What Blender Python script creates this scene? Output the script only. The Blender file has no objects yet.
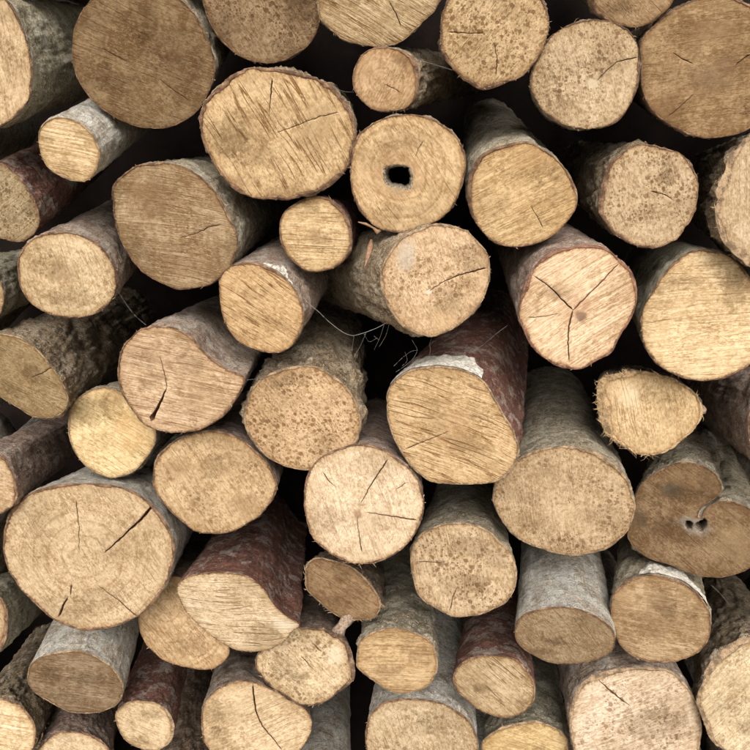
import bpy, math, random
import numpy as np
from mathutils import Vector, Matrix, noise, geometry

random.seed(7); np.random.seed(7)
S = bpy.context.scene
S.cycles.use_adaptive_sampling = True; S.cycles.adaptive_threshold = 0.02
S.cycles.max_bounces = 5; S.cycles.diffuse_bounces = 4; S.cycles.glossy_bounces = 1
C = S.collection

# ------------------------------------------------------------------ camera, sky, sun, exposure
FPX = 804.0                      # focal length in photo pixels (photo 750 x 750)
CAM = Vector((0.0, -0.85, 1.20))
cam_data = bpy.data.cameras.new('camera')
cam_data.sensor_width = 36.0; cam_data.sensor_height = 36.0
cam_data.angle = 2 * math.atan(375.0 / FPX)
cam_data.clip_start = 0.01; cam_data.clip_end = 400.0
cam = bpy.data.objects.new('camera', cam_data); C.objects.link(cam)
cam.location = CAM
cam.rotation_euler = (math.radians(90 - 18.9), 0.0, math.radians(1.7))
S.camera = cam
ROT = cam.rotation_euler.to_matrix()

SUN_EL, SUN_AZ = math.radians(38), math.radians(4)     # soft light from the front, a little from the left
w = bpy.data.worlds.new('World'); S.world = w; w.use_nodes = True
nt = w.node_tree; nt.nodes.clear()
sky = nt.nodes.new('ShaderNodeTexSky'); sky.sky_type = 'NISHITA'; sky.sun_disc = False
sky.sun_elevation = SUN_EL; sky.sun_rotation = math.pi + SUN_AZ
sky.dust_density = 4.0; sky.air_density = 1.0
hs = nt.nodes.new('ShaderNodeHueSaturation'); hs.inputs['Saturation'].default_value = 0.0        # overcast: a grey sky
wm = nt.nodes.new('ShaderNodeMix'); wm.data_type = 'RGBA'; wm.blend_type = 'MULTIPLY'; wm.inputs[0].default_value = 1.0; wm.inputs[7].default_value = (1.0, 0.955, 0.89, 1)
bg = nt.nodes.new('ShaderNodeBackground'); bg.inputs['Strength'].default_value = 0.15
wo = nt.nodes.new('ShaderNodeOutputWorld')
nt.links.new(sky.outputs[0], hs.inputs['Color']); nt.links.new(hs.outputs[0], wm.inputs[6]); nt.links.new(wm.outputs[2], bg.inputs[0]); nt.links.new(bg.outputs[0], wo.inputs[0])

sl = bpy.data.lights.new('sun', 'SUN'); sl.energy = 2.9; sl.angle = math.radians(30); sl.color = (1.0, 0.94, 0.86)
sun = bpy.data.objects.new('sun', sl); C.objects.link(sun)
sd = Vector((math.sin(SUN_AZ) * math.cos(SUN_EL), -math.cos(SUN_AZ) * math.cos(SUN_EL), math.sin(SUN_EL)))
sun.rotation_euler = sd.to_track_quat('Z', 'Y').to_euler()

vs = S.view_settings
vs.view_transform = 'Standard'; vs.look = 'None'; vs.exposure = 0.92; vs.gamma = 1.0; vs.use_curve_mapping = False

# ------------------------------------------------------------------ small helpers
def ray(u, v):
    return (ROT @ Vector(((u - 375) / FPX, -(v - 375) / FPX, -1.0)))

def lin(c):
    return tuple(((x / 255) / 12.92 if x / 255 <= 0.04045 else ((x / 255 + 0.055) / 1.055) ** 2.4) for x in c)

class N:
    """tiny node-graph writer"""
    def __init__(s, name):
        s.m = bpy.data.materials.new(name); s.m.use_nodes = True
        s.t = s.m.node_tree; s.t.nodes.clear()
        s.out = s.t.nodes.new('ShaderNodeOutputMaterial')
        s.b = s.t.nodes.new('ShaderNodeBsdfPrincipled')
        s.t.links.new(s.b.outputs[0], s.out.inputs[0])
        s.b.inputs['Specular IOR Level'].default_value = 0.12
    def put(s, sock, v):
        if isinstance(v, bpy.types.NodeSocket): s.t.links.new(v, sock)
        elif isinstance(v, (tuple, list)) and len(v) == 3 and sock.type == 'RGBA': sock.default_value = (*v, 1)
        else: sock.default_value = v
    def math(s, op, a, b=0.0, c=0.0, clamp=False):
        n = s.t.nodes.new('ShaderNodeMath'); n.operation = op; n.use_clamp = clamp
        s.put(n.inputs[0], a); s.put(n.inputs[1], b); s.put(n.inputs[2], c); return n.outputs[0]
    def mapr(s, v, a, b, c=0.0, d=1.0, smooth=True):
        n = s.t.nodes.new('ShaderNodeMapRange'); n.interpolation_type = 'SMOOTHSTEP' if smooth else 'LINEAR'
        s.put(n.inputs[0], v); n.inputs[1].default_value = a; n.inputs[2].default_value = b
        n.inputs[3].default_value = c; n.inputs[4].default_value = d; return n.outputs[0]
    def mix(s, f, a, b, mode='MIX'):
        n = s.t.nodes.new('ShaderNodeMix'); n.data_type = 'RGBA'; n.blend_type = mode
        s.put(n.inputs[0], f); s.put(n.inputs[6], a); s.put(n.inputs[7], b); return n.outputs[2]
    def coord(s, k, seed):
        tc = s.t.nodes.new('ShaderNodeTexCoord')
        mp = s.t.nodes.new('ShaderNodeMapping'); mp.inputs['Scale'].default_value = (k, k, k)
        s.t.links.new(tc.outputs['Object'], mp.inputs[0]); return mp.outputs[0]
    def xf(s, v, loc=(0, 0, 0), rot=0.0, sc=(1, 1, 1)):
        mp = s.t.nodes.new('ShaderNodeMapping'); mp.inputs['Location'].default_value = loc
        mp.inputs['Rotation'].default_value = (0, 0, rot); mp.inputs['Scale'].default_value = sc
        s.put(mp.inputs[0], v); return mp.outputs[0]
    def noise(s, v, sc, det=3.0, rough=0.55, dist=0.0):
        n = s.t.nodes.new('ShaderNodeTexNoise'); s.put(n.inputs['Vector'], v)
        n.inputs['Scale'].default_value = sc; n.inputs['Detail'].default_value = det
        n.inputs['Roughness'].default_value = rough; n.inputs['Distortion'].default_value = dist
        return n.outputs['Fac']
    def voro(s, v, sc, feat='F1'):
        n = s.t.nodes.new('ShaderNodeTexVoronoi'); n.feature = feat; s.put(n.inputs['Vector'], v)
        n.inputs['Scale'].default_value = sc; return n.outputs['Distance']
    def vadd(s, a, b):
        n = s.t.nodes.new('ShaderNodeVectorMath'); n.operation = 'ADD'; s.put(n.inputs[0], a); s.put(n.inputs[1], b); return n.outputs[0]
    def bump(s, h, strength, dist):
        n = s.t.nodes.new('ShaderNodeBump'); s.put(n.inputs['Height'], h)
        n.inputs['Strength'].default_value = strength; n.inputs['Distance'].default_value = dist
        s.t.links.new(n.outputs[0], s.b.inputs['Normal'])
    def done(s, col, rough=0.85):
        s.put(s.b.inputs['Base Color'], col); s.put(s.b.inputs['Roughness'], rough); return s.m

# ------------------------------------------------------------------ materials
AK = 0.43       # photo colour -> albedo
def wood_mat(p, pxm, seed, pith, outer):
    """sawn end grain; coordinates in photo pixels about the log's axis"""
    g = N('sawn_wood'); r = random.Random(seed)
    def desat(c):
        c = lin(c); l_ = 0.3 * c[0] + 0.6 * c[1] + 0.1 * c[2]; return tuple((x * 0.78 + l_ * 0.22) * AK for x in c)
    base = lin(p['col']); lum = 0.3 * base[0] + 0.6 * base[1] + 0.1 * base[2]
    base = tuple((x * 0.74 + lum * 0.26) * AK for x in base)
    st = p.get('stain', 0.35); sp = p.get('speck', 0.3); sw = p.get('saw', 0.5); ang = math.radians(p.get('ang', 20))
    P = g.coord(1 / pxm, seed)
    P = g.xf(P, loc=(0, 0, 0))
    O = g.xf(P, loc=(r.uniform(0, 900), r.uniform(0, 900), r.uniform(0, 900)))
    light = tuple(min(0.85, x * k) for x, k in zip(base, (1.28, 1.33, 1.42)))
    dark = tuple(x * k for x, k in zip(base, (0.56, 0.455, 0.34)))
    # broad tone
    n1 = g.noise(O, 0.022, 4, 0.6)
    col = g.mix(g.mapr(n1, 0.35, 0.68), light, base)
    n2 = g.noise(g.xf(O, loc=(50, 9, 3)), 0.035, 5, 0.62)
    stc = dark if st < 0.7 else tuple(x * k for x, k in zip(base, (0.50, 0.41, 0.30)))
    col = g.mix(g.math('MULTIPLY', g.mapr(n2, 0.5 - 0.10 * st, 0.70 - 0.08 * st), st * 0.9), col, stc)
    n3 = g.noise(g.xf(O, loc=(50, 90, 33)), 0.10, 5, 0.65, 0.3)
    col = g.mix(g.math('MULTIPLY', g.mapr(n3, 0.50, 0.66), 0.30 + 0.25 * st), col, dark)
    n5 = g.noise(g.xf(O, loc=(150, 30, 3)), 0.17, 4, 0.62, 0.5)
    col = g.mix(g.math('MULTIPLY', g.mapr(n5, 0.52, 0.62), 0.25 + 0.30 * st), col, dark)
    col = g.mix(g.math('MULTIPLY', g.mapr(n5, 0.44, 0.36), 0.15 + 0.35 * st), col, light)
    # growth rings round the pith
    px, py = pith
    rp = g.xf(P, loc=(-px, -py, 0), sc=(1, outer, 0))
    vl = g.t.nodes.new('ShaderNodeVectorMath'); vl.operation = 'LENGTH'; g.put(vl.inputs[0], rp)
    rr = g.math('ADD', vl.outputs['Value'], g.math('MULTIPLY', g.noise(O, 0.03, 2), 11.0))
    per = p.get('ring_w', r.uniform(3.2, 5.0))
    cr = g.t.nodes.new('ShaderNodeCombineXYZ'); g.put(cr.inputs[0], g.math('MULTIPLY', rr, 1.0 / per))
    rn = g.noise(cr.outputs[0], 1.0, 2, 0.6)
    ringf = g.mapr(rn, 0.49, 0.60)
    col = g.mix(g.math('MULTIPLY', ringf, min(0.6, 1.7 * p.get('ring', 0.16))), col, dark)
    # radial fibres
    sx = g.t.nodes.new('ShaderNodeSeparateXYZ'); g.put(sx.inputs[0], rp)
    at = g.math('ARCTAN2', sx.outputs[1], sx.outputs[0])
    cc = g.t.nodes.new('ShaderNodeCombineXYZ'); g.put(cc.inputs[0], g.math('MULTIPLY', at, 22.0)); g.put(cc.inputs[1], g.math('MULTIPLY', vl.outputs['Value'], 0.06))
    rayn = g.noise(cc.outputs[0], 1.0, 3, 0.7)
    col = g.mix(g.math('MULTIPLY', g.mapr(rayn, 0.5, 0.72), 0.22), col, dark)
    # saw marks: lines across the face
    wob = g.noise(O, 0.012, 1)
    Q0 = g.xf(P, rot=-ang)
    s2 = g.t.nodes.new('ShaderNodeSeparateXYZ'); g.put(s2.inputs[0], Q0)
    uu = g.math('ADD', s2.outputs[1], g.math('MULTIPLY', wob, 9.0))
    uu = g.math('ADD', uu, g.math('MULTIPLY', g.math('MULTIPLY', s2.outputs[0], s2.outputs[0]), r.uniform(-1, 1) * 0.0009))
    q = g.t.nodes.new('ShaderNodeCombineXYZ'); g.put(q.inputs[0], g.math('MULTIPLY', s2.outputs[0], 0.011)); g.put(q.inputs[1], g.math('MULTIPLY', uu, 0.42)); q.inputs[2].default_value = seed * 3.7
    sawn = g.noise(q.outputs[0], 1.0, 4, 0.72)
    col = g.mix(g.math('MULTIPLY', g.mapr(sawn, 0.48, 0.34), min(1.0, 1.0 * sw * sw + 0.12)), col, dark)
    hi = tuple(min(0.9, x * k) for x, k in zip(base, (1.50, 1.62, 1.85)))
    col = g.mix(g.math('MULTIPLY', g.mapr(sawn, 0.54, 0.64), min(1.0, 1.0 * sw * sw + 0.1)), col, hi)
    # a few deeper brown scratches along the cut
    q2 = g.t.nodes.new('ShaderNodeCombineXYZ'); g.put(q2.inputs[0], g.math('MULTIPLY', s2.outputs[0], 0.009)); g.put(q2.inputs[1], g.math('MULTIPLY', uu, 0.13)); q2.inputs[2].default_value = seed * 1.9 + 40
    scr = g.noise(q2.outputs[0], 1.0, 2.4, 0.45)
    line = g.mapr(g.math('ABSOLUTE', g.math('SUBTRACT', scr, 0.5)), 0.030, 0.004)
    gate = g.mapr(g.noise(O, 0.03, 3), 0.40, 0.55)
    brown = tuple(x * k for x, k in zip(base, (0.38, 0.25, 0.14)))
    scrf = g.math('MULTIPLY', g.math('MULTIPLY', line, gate), p.get('scratch', 0.38))
    col = g.mix(scrf, col, brown)
    # fine fibre grain
    fg = g.noise(g.xf(g.xf(O, rot=-ang), sc=(r.uniform(0.35, 0.75), 1.25, 1)), 0.55, 4, 0.72)
    fm = g.mapr(g.noise(g.xf(O, loc=(7, 5, 113)), 0.035, 3), 0.40, 0.60, 0.35, 1.0)
    col = g.mix(g.math('MULTIPLY', g.mapr(fg, 0.50, 0.61), g.math('MULTIPLY', fm, 0.72)), col, dark)
    col = g.mix(g.math('MULTIPLY', g.mapr(fg, 0.47, 0.38), 0.62), col, light)
    # mid-size flecking
    mf = g.noise(g.xf(g.xf(O, rot=-ang), loc=(71, 5, 13), sc=(0.55 if sw > 0.4 else 0.9, 1.15, 1)), 0.27, 5, 0.72)
    mg = g.mapr(g.noise(g.xf(O, loc=(17, 55, 13)), 0.03, 3), 0.38, 0.62, 0.25, 1.0)
    col = g.mix(g.math('MULTIPLY', g.mapr(mf, 0.50, 0.62), g.math('MULTIPLY', mg, 0.62)), col, dark)
    col = g.mix(g.math('MULTIPLY', g.mapr(mf, 0.46, 0.34), 0.38), col, hi)
    # mould specks
    spk = tuple(x * k for x, k in zip(base, (0.34, 0.24, 0.16)))
    msk = g.mapr(g.noise(g.xf(O, loc=(7, 77, 7)), 0.028, 3), 0.62 - 0.32 * sp, 0.78 - 0.22 * sp)
    dist = g.noise(O, 0.35, 2)
    def spots(sc, loc, dens, r0, r1):
        v = g.t.nodes.new('ShaderNodeTexVoronoi'); v.feature = 'F1'; v.inputs['Scale'].default_value = sc
        v.inputs['Randomness'].default_value = 1.0
        g.put(v.inputs['Vector'], g.xf(O, loc=loc, sc=(1, 1, 0.2)))
        sep = g.t.nodes.new('ShaderNodeSeparateColor'); g.put(sep.inputs[0], v.outputs['Color'])
        on = g.mapr(sep.outputs[0], 1.0 - dens, 1.02 - dens, smooth=False)
        rad = g.math('ADD', g.math('MULTIPLY', sep.outputs[1], r1 - r0), r0)
        q_ = g.math('ADD', g.math('SUBTRACT', rad, v.outputs['Distance']), g.math('MULTIPLY', g.math('SUBTRACT', dist, 0.5), 0.55))
        return g.math('MULTIPLY', g.mapr(q_, -0.02, 0.16), on)
    d1 = spots(0.17, (3, 3, 31), 0.20 + 0.65 * sp, 0.20, 0.50)
    d2 = spots(0.32, (43, 93, 31), 0.2 + 0.65 * sp, 0.16, 0.46)
    d3 = spots(0.55, (13, 9, 3), 0.3 + 0.4 * sp, 0.15, 0.40)
    f1 = g.math('MAXIMUM', g.math('MULTIPLY', d1, 0.85), g.math('MAXIMUM', g.math('MULTIPLY', d2, 0.8), g.math('MULTIPLY', d3, 0.55)))
    f2 = g.mapr(g.noise(g.xf(O, loc=(3, 93, 31)), 0.5, 3, 0.6), 0.60, 0.68)
    mm = g.math('ADD', g.math('MULTIPLY', msk, 0.75), 0.22 * sp + 0.07)
    spf = g.math('MULTIPLY', g.math('MAXIMUM', f1, g.math('MULTIPLY', f2, 0.8)), mm, clamp=True)
    col = g.mix(g.math('MULTIPLY', spf, min(1, 0.6 + 0.35 * sp)), col, spk)
    # stains, bleached or mouldy patches with a shape of their own: (x, y, rx, ry, colour, strength)
    for (bx, by, brx, bry, bc, bs) in p.get('_blots', []):
        d = g.xf(P, loc=(-bx / brx, -by / bry, 0), sc=(1 / brx, 1 / bry, 0))
        v = g.t.nodes.new('ShaderNodeVectorMath'); v.operation = 'LENGTH'; g.put(v.inputs[0], d)
        dd = g.math('ADD', v.outputs['Value'], g.math('MULTIPLY', g.math('SUBTRACT', g.noise(O, 0.09 if min(brx, bry) > 10 else 0.2, 5, 0.7), 0.5), min(2.4, 0.16 * min(brx, bry))))
        col = g.mix(g.math('MULTIPLY', g.mapr(dd, 1.15, 0.45), bs), col, desat(bc))
    for (bx, by, brx, bry, bc, bs) in p.get('_stains', []):
        d = g.xf(P, loc=(-bx / brx, -by / bry, 0), sc=(1 / brx, 1 / bry, 0))
        v = g.t.nodes.new('ShaderNodeVectorMath'); v.operation = 'LENGTH'; g.put(v.inputs[0], d)
        dd = g.math('ADD', v.outputs['Value'], g.math('MULTIPLY', g.math('SUBTRACT', g.noise(O, 0.11, 6, 0.75), 0.5), 3.4))
        col = g.mix(g.math('MULTIPLY', g.mapr(dd, 1.2, 0.6), bs), col, bc, 'MULTIPLY')
    # inner bark line at the edge of the wood
    at2 = g.t.nodes.new('ShaderNodeAttribute'); at2.attribute_name = 'edge_px'
    e = g.math('ADD', at2.outputs['Fac'], g.math('MULTIPLY', g.math('SUBTRACT', g.noise(O, 0.25, 3), 0.5), 5.0))
    col = g.mix(g.mapr(e, 2.3, 0.2, 0, 0.72), col, brown)
    col = g.mix(g.mapr(e, 9.0, 1.0, 0, p.get('rim', 0.28)), col, dark)
    h = g.math('ADD', g.math('MULTIPLY', sawn, 1.0 * sw + 0.25), g.math('MULTIPLY', fg, 0.55))
    h = g.math('SUBTRACT', h, g.math('MULTIPLY', scrf, 0.8))
    h = g.math('SUBTRACT', h, g.math('MULTIPLY', spf, 0.35))
    h = g.math('ADD', h, g.math('MULTIPLY', g.noise(O, 0.1, 3), 0.8))
    g.bump(h, 0.75, 1.35 * pxm)
    return g.done(col, 0.82)

def plain_mat(name, c, var=0.5, sc=900.0, rough=0.9, bumpd=0.0006):
    g = N(name); tc = g.t.nodes.new('ShaderNodeTexCoord'); n = g.noise(tc.outputs['Object'], sc, 4, 0.65)
    col = g.mix(g.mapr(n, 0.3, 0.7), tuple(x * (1 - var) for x in c), tuple(min(1, x * (1 + var)) for x in c))
    g.bump(n, 0.8, bumpd); return g.done(col, rough)

BARKS = {   # base, second, patch colour, patch cover, dark flecks, bump
    'grey':  ((0.60, 0.515, 0.385), (0.30, 0.225, 0.150), (0.80, 0.74, 0.62), 0.50, 0.7, 1.7),
    'green': ((0.56, 0.51, 0.385), (0.28, 0.235, 0.155), (0.76, 0.72, 0.60), 0.48, 0.7, 1.6),
    'white': ((0.86, 0.80, 0.67), (0.42, 0.32, 0.20), (0.88, 0.86, 0.80), 0.66, 0.6, 1.3),
    'red':   ((0.270, 0.118, 0.088), (0.160, 0.080, 0.060), (0.60, 0.53, 0.46), 0.42, 0.6, 1.4),
    'rough': ((0.58, 0.45, 0.305), (0.26, 0.175, 0.108), (0.74, 0.64, 0.50), 0.48, 0.9, 2.6),
    'mauve': ((0.52, 0.385, 0.315), (0.27, 0.178, 0.138), (0.72, 0.62, 0.54), 0.46, 0.7, 1.5),
    'dark':  ((0.38, 0.275, 0.192), (0.17, 0.112, 0.074), (0.58, 0.49, 0.39), 0.38, 0.8, 2.0),
    'pink':  ((0.62, 0.475, 0.385), (0.34, 0.215, 0.155), (0.80, 0.72, 0.64), 0.54, 0.6, 1.6),
}
def bark_mat(kind, pxm, seed, over={}):
    b0, b1, pc, cover, fleck, bm = BARKS[kind]
    g = N('bark_' + kind); r = random.Random(seed)
    P = g.coord(1 / pxm, seed)
    O = g.xf(P, loc=(r.uniform(0, 900), r.uniform(0, 900), r.uniform(0, 900)))
    dk = tuple(x * 0.38 for x in b1)
    n1 = g.noise(O, 0.06, 6, 0.68, 0.6)
    col = g.mix(g.mapr(n1, 0.42, 0.58), b1, b0)
    n6 = g.noise(g.xf(O, loc=(131, 14, 7)), 0.03, 7, 0.72)
    col = g.mix(g.math('MULTIPLY', g.mapr(n6, 0.50, 0.57), 0.7), col, tuple(x * 0.85 for x in b1))
    mid = g.noise(g.xf(O, loc=(31, 4, 77), sc=(0.7, 0.7, 1.2)), 0.34, 6, 0.75, 0.6)
    col = g.mix(g.math('MULTIPLY', g.mapr(mid, 0.50, 0.60), 0.65), col, tuple(min(0.85, x * 1.45) for x in b0))
    col = g.mix(g.math('MULTIPLY', g.mapr(mid, 0.46, 0.36), 0.75), col, b1)
    # scuffed patches and lichen, torn at the edges
    n2 = g.noise(g.xf(O, sc=(1, 1, 0.65), loc=(5, 60, 9)), 0.055, 8, 0.74, 0.15)
    th = 0.60 - 0.19 * cover
    pf = g.mapr(n2, th, th + 0.05)
    fine = g.noise(O, 0.8, 5, 0.75)
    pf = g.math('MULTIPLY', pf, g.mapr(fine, 0.38, 0.50, 0.25, 1.0))
    col = g.mix(g.math('MULTIPLY', pf, 0.85), col, pc)
    n4 = g.noise(g.xf(O, loc=(95, 6, 39)), 0.2, 7, 0.75, 0.2)
    lf = g.mapr(n4, 0.595 - 0.08 * cover, 0.625 - 0.08 * cover)
    col = g.mix(g.math('MULTIPLY', lf, 0.6), col, tuple(0.5 * (x + y) for x, y in zip(pc, (0.46, 0.44, 0.35))))
    # ribs running round the stem and dark flecks
    n3 = g.noise(g.xf(O, sc=(0.30, 0.30, 1.5)), 0.24, 5, 0.7, 0.5)
    col = g.mix(g.math('MULTIPLY', g.mapr(n3, 0.56, 0.62), fleck), col, dk)
    v = g.noise(g.xf(O, loc=(8, 8, 8)), 0.42, 4, 0.65, 0.8)
    col = g.mix(g.math('MULTIPLY', g.mapr(v, 0.60, 0.65), 0.75 * fleck), col, dk)
    col = g.mix(g.math('MULTIPLY', g.mapr(fine, 0.52, 0.61), 0.65), col, tuple(min(0.85, x * 1.6) for x in b0))
    col = g.mix(g.math('MULTIPLY', g.mapr(fine, 0.47, 0.38), 0.75), col, tuple(x * 0.7 for x in b1))
    crk = g.noise(g.xf(O, sc=(1, 1, 0.35), loc=(3, 1, 2)), 0.12, 5, 0.65, 1.0)
    cl = g.mapr(g.math('ABSOLUTE', g.math('SUBTRACT', crk, 0.5)), 0.018, 0.0)
    col = g.mix(g.math('MULTIPLY', cl, 0.7 * fleck), col, dk)
    vv_ = g.t.nodes.new('ShaderNodeTexVoronoi'); vv_.feature = 'DISTANCE_TO_EDGE'; vv_.inputs['Scale'].default_value = 0.10
    wv = g.t.nodes.new('ShaderNodeTexNoise'); wv.inputs['Scale'].default_value = 0.22; wv.inputs['Detail'].default_value = 5; g.put(wv.inputs['Vector'], O)
    ws = g.t.nodes.new('ShaderNodeVectorMath'); ws.operation = 'SCALE'; g.put(ws.inputs[0], wv.outputs['Color']); ws.inputs[3].default_value = 16.0
    g.put(vv_.inputs['Vector'], g.xf(g.vadd(O, ws.outputs[0]), sc=(1, 1, 0.55)))
    ck = g.math('MULTIPLY', g.mapr(vv_.outputs['Distance'], 0.07, 0.0), g.mapr(n6, 0.42, 0.55, 0.15, 1.0))
    col = g.mix(g.math('MULTIPLY', ck, 0.75 * fleck), col, dk)
    h = g.math('ADD', g.math('MULTIPLY', n3, -0.9), g.math('MULTIPLY', fine, 0.9))
    h = g.math('ADD', h, g.math('MULTIPLY', pf, 0.35)); h = g.math('ADD', h, g.math('MULTIPLY', lf, 0.35))
    h = g.math('ADD', h, g.math('MULTIPLY', n1, 1.0)); h = g.math('SUBTRACT', h, g.math('MULTIPLY', cl, 0.6))
    h = g.math('ADD', h, g.math('MULTIPLY', mid, 1.6)); h = g.math('SUBTRACT', h, g.math('MULTIPLY', ck, 0.7))
    g.bump(h, 1.0, 3.0 * bm * pxm)
    return g.done(col, 0.88 if kind != 'red' else 0.68)

def edge_mat(name, c):
    g = N(name); tc = g.t.nodes.new('ShaderNodeTexCoord')
    a = g.noise(tc.outputs['Object'], 110.0, 5, 0.7); b = g.noise(tc.outputs['Object'], 900.0, 4, 0.7)
    col = g.mix(g.mapr(a, 0.40, 0.60), tuple(x * 0.55 for x in c), tuple(min(0.7, x * 1.45) for x in c))
    col = g.mix(g.math('MULTIPLY', g.mapr(a, 0.56, 0.68), 0.6), col, (0.27, 0.20, 0.13))
    col = g.mix(g.math('MULTIPLY', g.mapr(b, 0.50, 0.62), 0.6), col, tuple(x * 0.35 for x in c))
    g.bump(b, 1.0, 0.0014); return g.done(col, 0.92)

M_EDGE = {k: edge_mat('bark_edge_' + k, c) for k, c in
          dict(brown=(0.115, 0.068, 0.042), dark=(0.080, 0.050, 0.033), pale=(0.185, 0.130, 0.082), red=(0.130, 0.066, 0.044), straw=(0.24, 0.165, 0.092)).items()}
M_CRACK = plain_mat('crack_wood', (0.085, 0.040, 0.022), 0.4, 500)
M_FIBRE = plain_mat('wood_fibre', (0.22, 0.155, 0.10), 0.5, 400)
M_FIBRE_L = plain_mat('pale_fibre', (0.30, 0.21, 0.12), 0.4, 400)
M_LICHEN = plain_mat('grey_rot', (0.145, 0.118, 0.088), 0.8, 500, 0.95, 0.002)
M_STRIP = plain_mat('white_birch_skin', (0.46, 0.435, 0.39), 0.5, 300, 0.8, 0.0016)
M_PEEL = plain_mat('orange_bark_strip', (0.15, 0.09, 0.055), 0.4, 300)
BK_PALE = plain_mat('pale_bark', (0.17, 0.125, 0.095), 0.5, 350, 0.9, 0.0015)
M_SILK = plain_mat('spider_silk', (0.28, 0.27, 0.25), 0.1, 50, 0.5, 0.0)

# ------------------------------------------------------------------ mesh helpers
def link(name, verts, faces, mats, parent=None, smooth=True, idx=None):
    me = bpy.data.meshes.new(name)
    me.from_pydata([tuple(v) for v in verts], [], faces)
    for m in (mats if isinstance(mats, (list, tuple)) else [mats]): me.materials.append(m)
    if idx is not None: me.polygons.foreach_set('material_index', idx)
    me.polygons.foreach_set('use_smooth', [smooth] * len(faces))
    me.update()
    o = bpy.data.objects.new(name, me); C.objects.link(o)
    if parent: o.parent = parent
    return o

def closed_curve(pts, n):
    """Catmull-Rom through pts, resampled to n by arc length"""
    P = np.array(pts, float); m = len(P); out = []
    t = np.linspace(0, 1, 12, endpoint=False)[:, None]
    for i in range(m):
        p0, p1, p2, p3 = P[i - 1], P[i], P[(i + 1) % m], P[(i + 2) % m]
        out.append(0.5 * ((2 * p1) + (-p0 + p2) * t + (2 * p0 - 5 * p1 + 4 * p2 - p3) * t ** 2 + (-p0 + 3 * p1 - 3 * p2 + p3) * t ** 3))
    Q = np.vstack(out); Q2 = np.vstack([Q, Q[:1]])
    L = np.r_[0, np.cumsum(np.linalg.norm(np.diff(Q2, axis=0), axis=1))]
    s = np.linspace(0, L[-1], n, endpoint=False)
    return np.c_[np.interp(s, L, Q2[:, 0]), np.interp(s, L, Q2[:, 1])]

def area(P): return 0.5 * np.sum(P[:, 0] * np.roll(P[:, 1], -1) - np.roll(P[:, 0], -1) * P[:, 1])
def normals2(P):
    t = np.roll(P, -2, 0) - np.roll(P, 2, 0); t /= np.linalg.norm(t, axis=1)[:, None] + 1e-12
    n = np.c_[t[:, 1], -t[:, 0]]
    return n if area(P) > 0 else -n
def inside(P, Q):
    x, y = Q[:, 0], Q[:, 1]; r = np.zeros(len(Q), bool); j = len(P) - 1
    for i in range(len(P)):
        xi, yi = P[i]; xj, yj = P[j]
        c = ((yi > y) != (yj > y))
        if c.any(): r ^= c & (x < (xj - xi) * (y - yi) / ((yj - yi) + 1e-15) + xi)
        j = i
    return r
def nz(x, y, z): return noise.noise(Vector((x, y, z)))
def ell(cx, cy, rx, ry, rot=0, n=12, k=0.03, seed=0):
    r = random.Random(seed); a = math.radians(rot); o = []
    for i in range(n):
        t = 2 * math.pi * i / n; q = 1 + r.uniform(-k, k); x, y = rx * q * math.cos(t), ry * q * math.sin(t)
        o.append((cx + x * math.cos(a) - y * math.sin(a), cy + x * math.sin(a) + y * math.cos(a)))
    return o

def crack_poly(pts, w0, w1, rnd, spindle=False):
    P = np.array(pts, float); seg = np.r_[0, np.cumsum(np.linalg.norm(np.diff(P, axis=0), axis=1))]
    n = max(4, int(seg[-1] / 3.2)); s = np.linspace(0, seg[-1], n + 1)
    c = np.c_[np.interp(s, seg, P[:, 0]), np.interp(s, seg, P[:, 1])]
    d = np.gradient(c, axis=0); d /= np.linalg.norm(d, axis=1)[:, None]; nn = np.c_[-d[:, 1], d[:, 0]]
    t = s / seg[-1]
    wob = np.array([rnd.uniform(-0.45, 0.45) for _ in t]); wob[0] = wob[-1] = 0
    c = c + nn * wob[:, None]
    w = w0 + (w1 - w0) * t
    if spindle: w = np.maximum(w0, w1) * np.sin(np.pi * np.clip(t, 0.02, 0.98)) ** 0.7
    w = np.maximum(0.35, w * np.array([rnd.uniform(0.8, 1.2) for _ in t])) / 2
    L = c + nn * w[:, None]; R = c - nn * w[:, None]
    return np.vstack([c[:1] - d[:1] * 0.5, L[1:-1], c[-1:] + d[-1:] * 0.5, R[1:-1][::-1]]), c

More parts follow.
